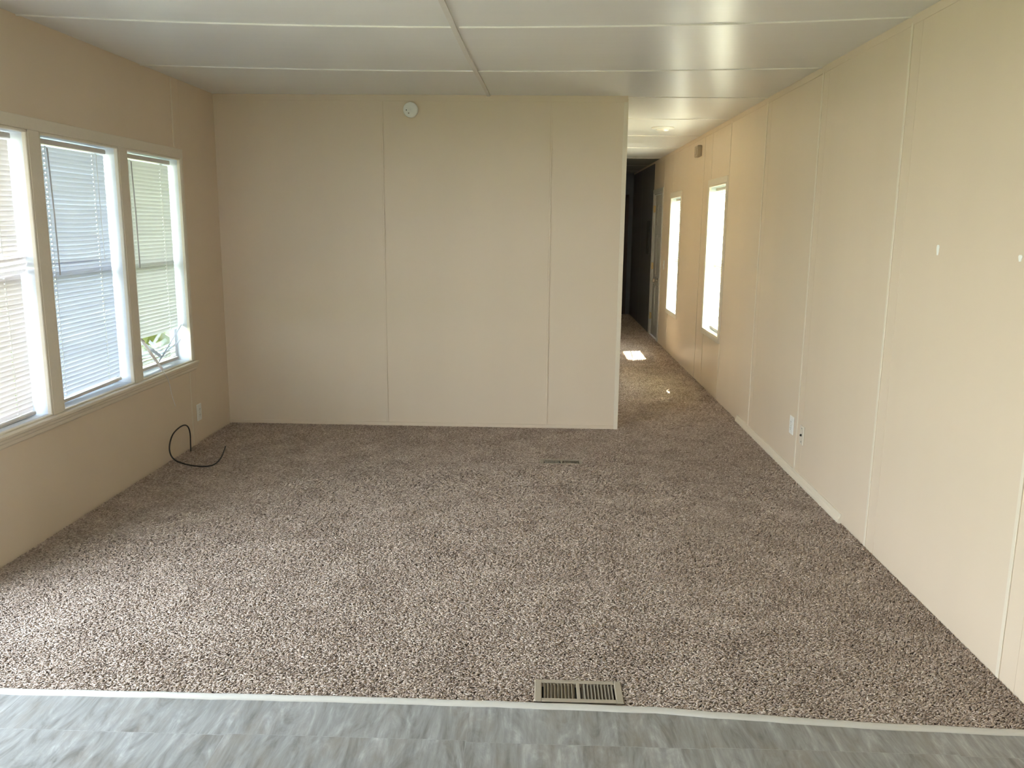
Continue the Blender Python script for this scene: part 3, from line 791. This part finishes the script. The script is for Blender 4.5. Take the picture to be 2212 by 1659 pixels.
# ------------------------------------------------------------------ cable loop in the corner
t = thing('coaxial_cable', (.04, 5.35, 0), 'black cable rising from the carpet by the left wall and looping onto the floor', 'cable')
pts = [(.042, 5.352, -.012), (.034, 5.372, .040), (.026, 5.395, .110), (.022, 5.380, .160), (.020, 5.330, .186), (.022, 5.240, .190), (.022, 5.150, .172), (.024, 5.095, .135), (.026, 5.072, .090),
       (.034, 5.075, .045), (.060, 5.075, .016), (.100, 5.060, .006), (.160, 5.025, .004), (.225, 5.000, .004), (.290, 4.995, .005), (.330, 5.030, .010), (.338, 5.110, .026), (.325, 5.20, .045), (.312, 5.27, .062)]
MB().tube(spline(pts, 8), .0046, 10).build('jacket', M_CABLE, t)
MB().tube([(.312, 5.27, .062), (.309, 5.284, .066)], .0022, 8).build('bare_end', M_SCREW, t)

# ------------------------------------------------------------------ outside
b = MB().add([(-40, -40, -.75), (45, -40, -.75), (45, 50, -.75), (-40, 50, -.75)], [(0, 1, 2, 3)])
tag(b.build('lawn', M_GRASS), kind='structure')
b = MB().box(-WT-.02, -WT-.002, YB-.1, HEND+.1, -.7, -.02); b.box(W+WT+.002, W+WT+.02, YB-.1, HEND+.1, -.7, -.02)
b.box(-WT-.25, W+WT+.25, YB-.35, HEND+.35, 2.50, 2.62)
tag(b.build('roof', M_SIDING), kind='structure')
b = MB().box(-4.2, -WT-.02, 3.25, 8.2, 2.36, 2.42)  # unseen roof on posts, added to cut the sky light on the left windows
for y in (3.35, 8.1): b.box(-4.1, -4.02, y-.04, y+.04, -.75, 2.36)
tag(b.build('sky_blocker', M_SIDING), kind='structure')

b = MB().box(-7, -WT-.03, YB, 3.2, -.75, -.70)  # unseen slab, added to bounce neutral light in through the glazed door
tag(b.build('bounce_slab', flat('bounce_grey', (.22, .20, .17), .85, .2, bump=.3, bscale=30)), kind='structure')
# low hedge added in place of the too bright lawn behind the torn blind
hb = MB(); nx, ny = 10, 90
for (fx0, fx1, fz) in ((-2.3, -1.2, .50),):
    ring = []
    for j in range(ny+1):
        y = 6.9+9.5*j/ny
        row = []
        for i in range(17):
            a = PI*i/16
            r = 1+.10*math.sin(i*2.7+j*1.9)+random.uniform(-.07, .07)
            row.append(((fx0+fx1)/2 + .55*math.copysign(abs(math.cos(a))**.5, math.cos(a))*r, y+random.uniform(-.03, .03), -.75+1.27*(math.sin(a)**.4)*(1+.06*(r-1)*5)))
        ring += row
    hb.add(ring, [(j*17+i, j*17+i+1, (j+1)*17+i+1, (j+1)*17+i) for j in range(ny) for i in range(16)] + [tuple(range(17))[::-1], tuple(ny*17+i for i in range(17))])
mh, nth, bh = new('stand_in_green'); tch = N(nth, 'ShaderNodeTexCoord'); nh = N(nth, 'ShaderNodeTexNoise', Scale=22.0, Detail=5.0)
nth.links.new(tch.outputs['Object'], nh.inputs['Vector']); xh = N(nth, 'ShaderNodeMix', data_type='RGBA'); xh.inputs['A'].default_value = (.05, .085, .015, 1); xh.inputs['B'].default_value = (.13, .17, .04, 1)
nth.links.new(nh.outputs['Fac'], xh.inputs['Factor']); nth.links.new(xh.outputs['Result'], bh.inputs['Base Color']); bh.inputs['Roughness'].default_value = .7; bh.inputs['Specular IOR Level'].default_value = .2
tag(hb.build('grass_stand_in', mh), 'green hedge added in place of lawn, seen through the torn gap under the broken blind', 'grass_stand_in')
# ------------------------------------------------------------------ light
wd = bpy.data.worlds.new('sky'); SC.world = wd; wd.use_nodes = True
nt = wd.node_tree; bg = nt.nodes['Background']
tcw = N(nt, 'ShaderNodeTexCoord'); sp = N(nt, 'ShaderNodeSeparateXYZ'); rp = N(nt, 'ShaderNodeValToRGB')
nt.links.new(tcw.outputs['Generated'], sp.inputs[0]); nt.links.new(sp.outputs['Z'], rp.inputs['Fac'])
e = rp.color_ramp.elements
e[0].position = 0; e[0].color = (.99, .98, .98, 1); e[1].position = .7; e[1].color = (.66, .78, 1.0, 1)
nt.links.new(rp.outputs['Color'], bg.inputs['Color'])
SKY = 12.5
bg.inputs['Strength'].default_value = SKY
su = bpy.data.lights.new('sun', 'SUN'); su.energy = 80; su.angle = math.radians(.6); su.color = (1, .95, .80)
so = bpy.data.objects.new('sun', su); COL.objects.link(so); so.location = (12, 6, 12)
sd = Vector((-.53, -.16, -.83)).normalized(); so.rotation_euler = sd.to_track_quat('-Z', 'Y').to_euler()
def portal(x, y0, y1, z0, z1, s):
    l = bpy.data.lights.new('window_portal', 'AREA'); l.shape = 'RECTANGLE'; l.size = z1-z0; l.size_y = y1-y0
    o = bpy.data.objects.new('window_portal', l); COL.objects.link(o)
    o.location = (x, (y0+y1)/2, (z0+z1)/2); o.rotation_euler = (0, -s*PI/2, 0)
    l.cycles.is_portal = True
for a, c in LW: portal(-WT-.01, a, c, *LZ, 1)
portal(-WT-.01, *DECK, 1)
l = bpy.data.lights.new('window_portal', 'AREA'); l.shape = 'RECTANGLE'; l.size = FW[1]-FW[0]; l.size_y = FW[3]-FW[2]; l.cycles.is_portal = True
o = bpy.data.objects.new('window_portal', l); COL.objects.link(o); o.location = ((FW[0]+FW[1])/2, YB-.11, (FW[2]+FW[3])/2); o.rotation_euler = (PI/2, 0, PI)
for a, c, z0, z1 in RW: portal(W+WT+.01, a, c, z0, z1, -1)

# ------------------------------------------------------------------ camera
cam = bpy.data.cameras.new('camera'); co = bpy.data.objects.new('camera', cam); COL.objects.link(co)
cam.sensor_width = 36; cam.lens = 36*1799.85/2212; cam.clip_start = .05
p, yw, rl = .18749, .03143, .01027
cy, sy = math.cos(yw), math.sin(yw); f = Vector((-sy, cy, 0)); r = Vector((cy, sy, 0)); u = Vector((0, 0, 1))
f2 = f*math.cos(p) - u*math.sin(p); u2 = u*math.cos(p) + f*math.sin(p)
r3 = r*math.cos(rl) + u2*math.sin(rl); u3 = u2*math.cos(rl) - r*math.sin(rl)
co.matrix_world = Matrix(((r3.x, u3.x, -f2.x, CAM[0]), (r3.y, u3.y, -f2.y, CAM[1]), (r3.z, u3.z, -f2.z, CAM[2]), (0, 0, 0, 1)))
SC.camera = co
SC.view_settings.view_transform = 'Standard'; SC.view_settings.look = 'None'; SC.view_settings.exposure = .98; SC.view_settings.gamma = 1.0
SC.view_settings.use_curve_mapping = False
SC.cycles.use_denoising = True
SC.cycles.max_bounces = 14; SC.cycles.diffuse_bounces = 8; SC.cycles.glossy_bounces = 4; SC.cycles.transmission_bounces = 8; SC.cycles.transparent_max_bounces = 12
SC.cycles.sample_clamp_indirect = 8
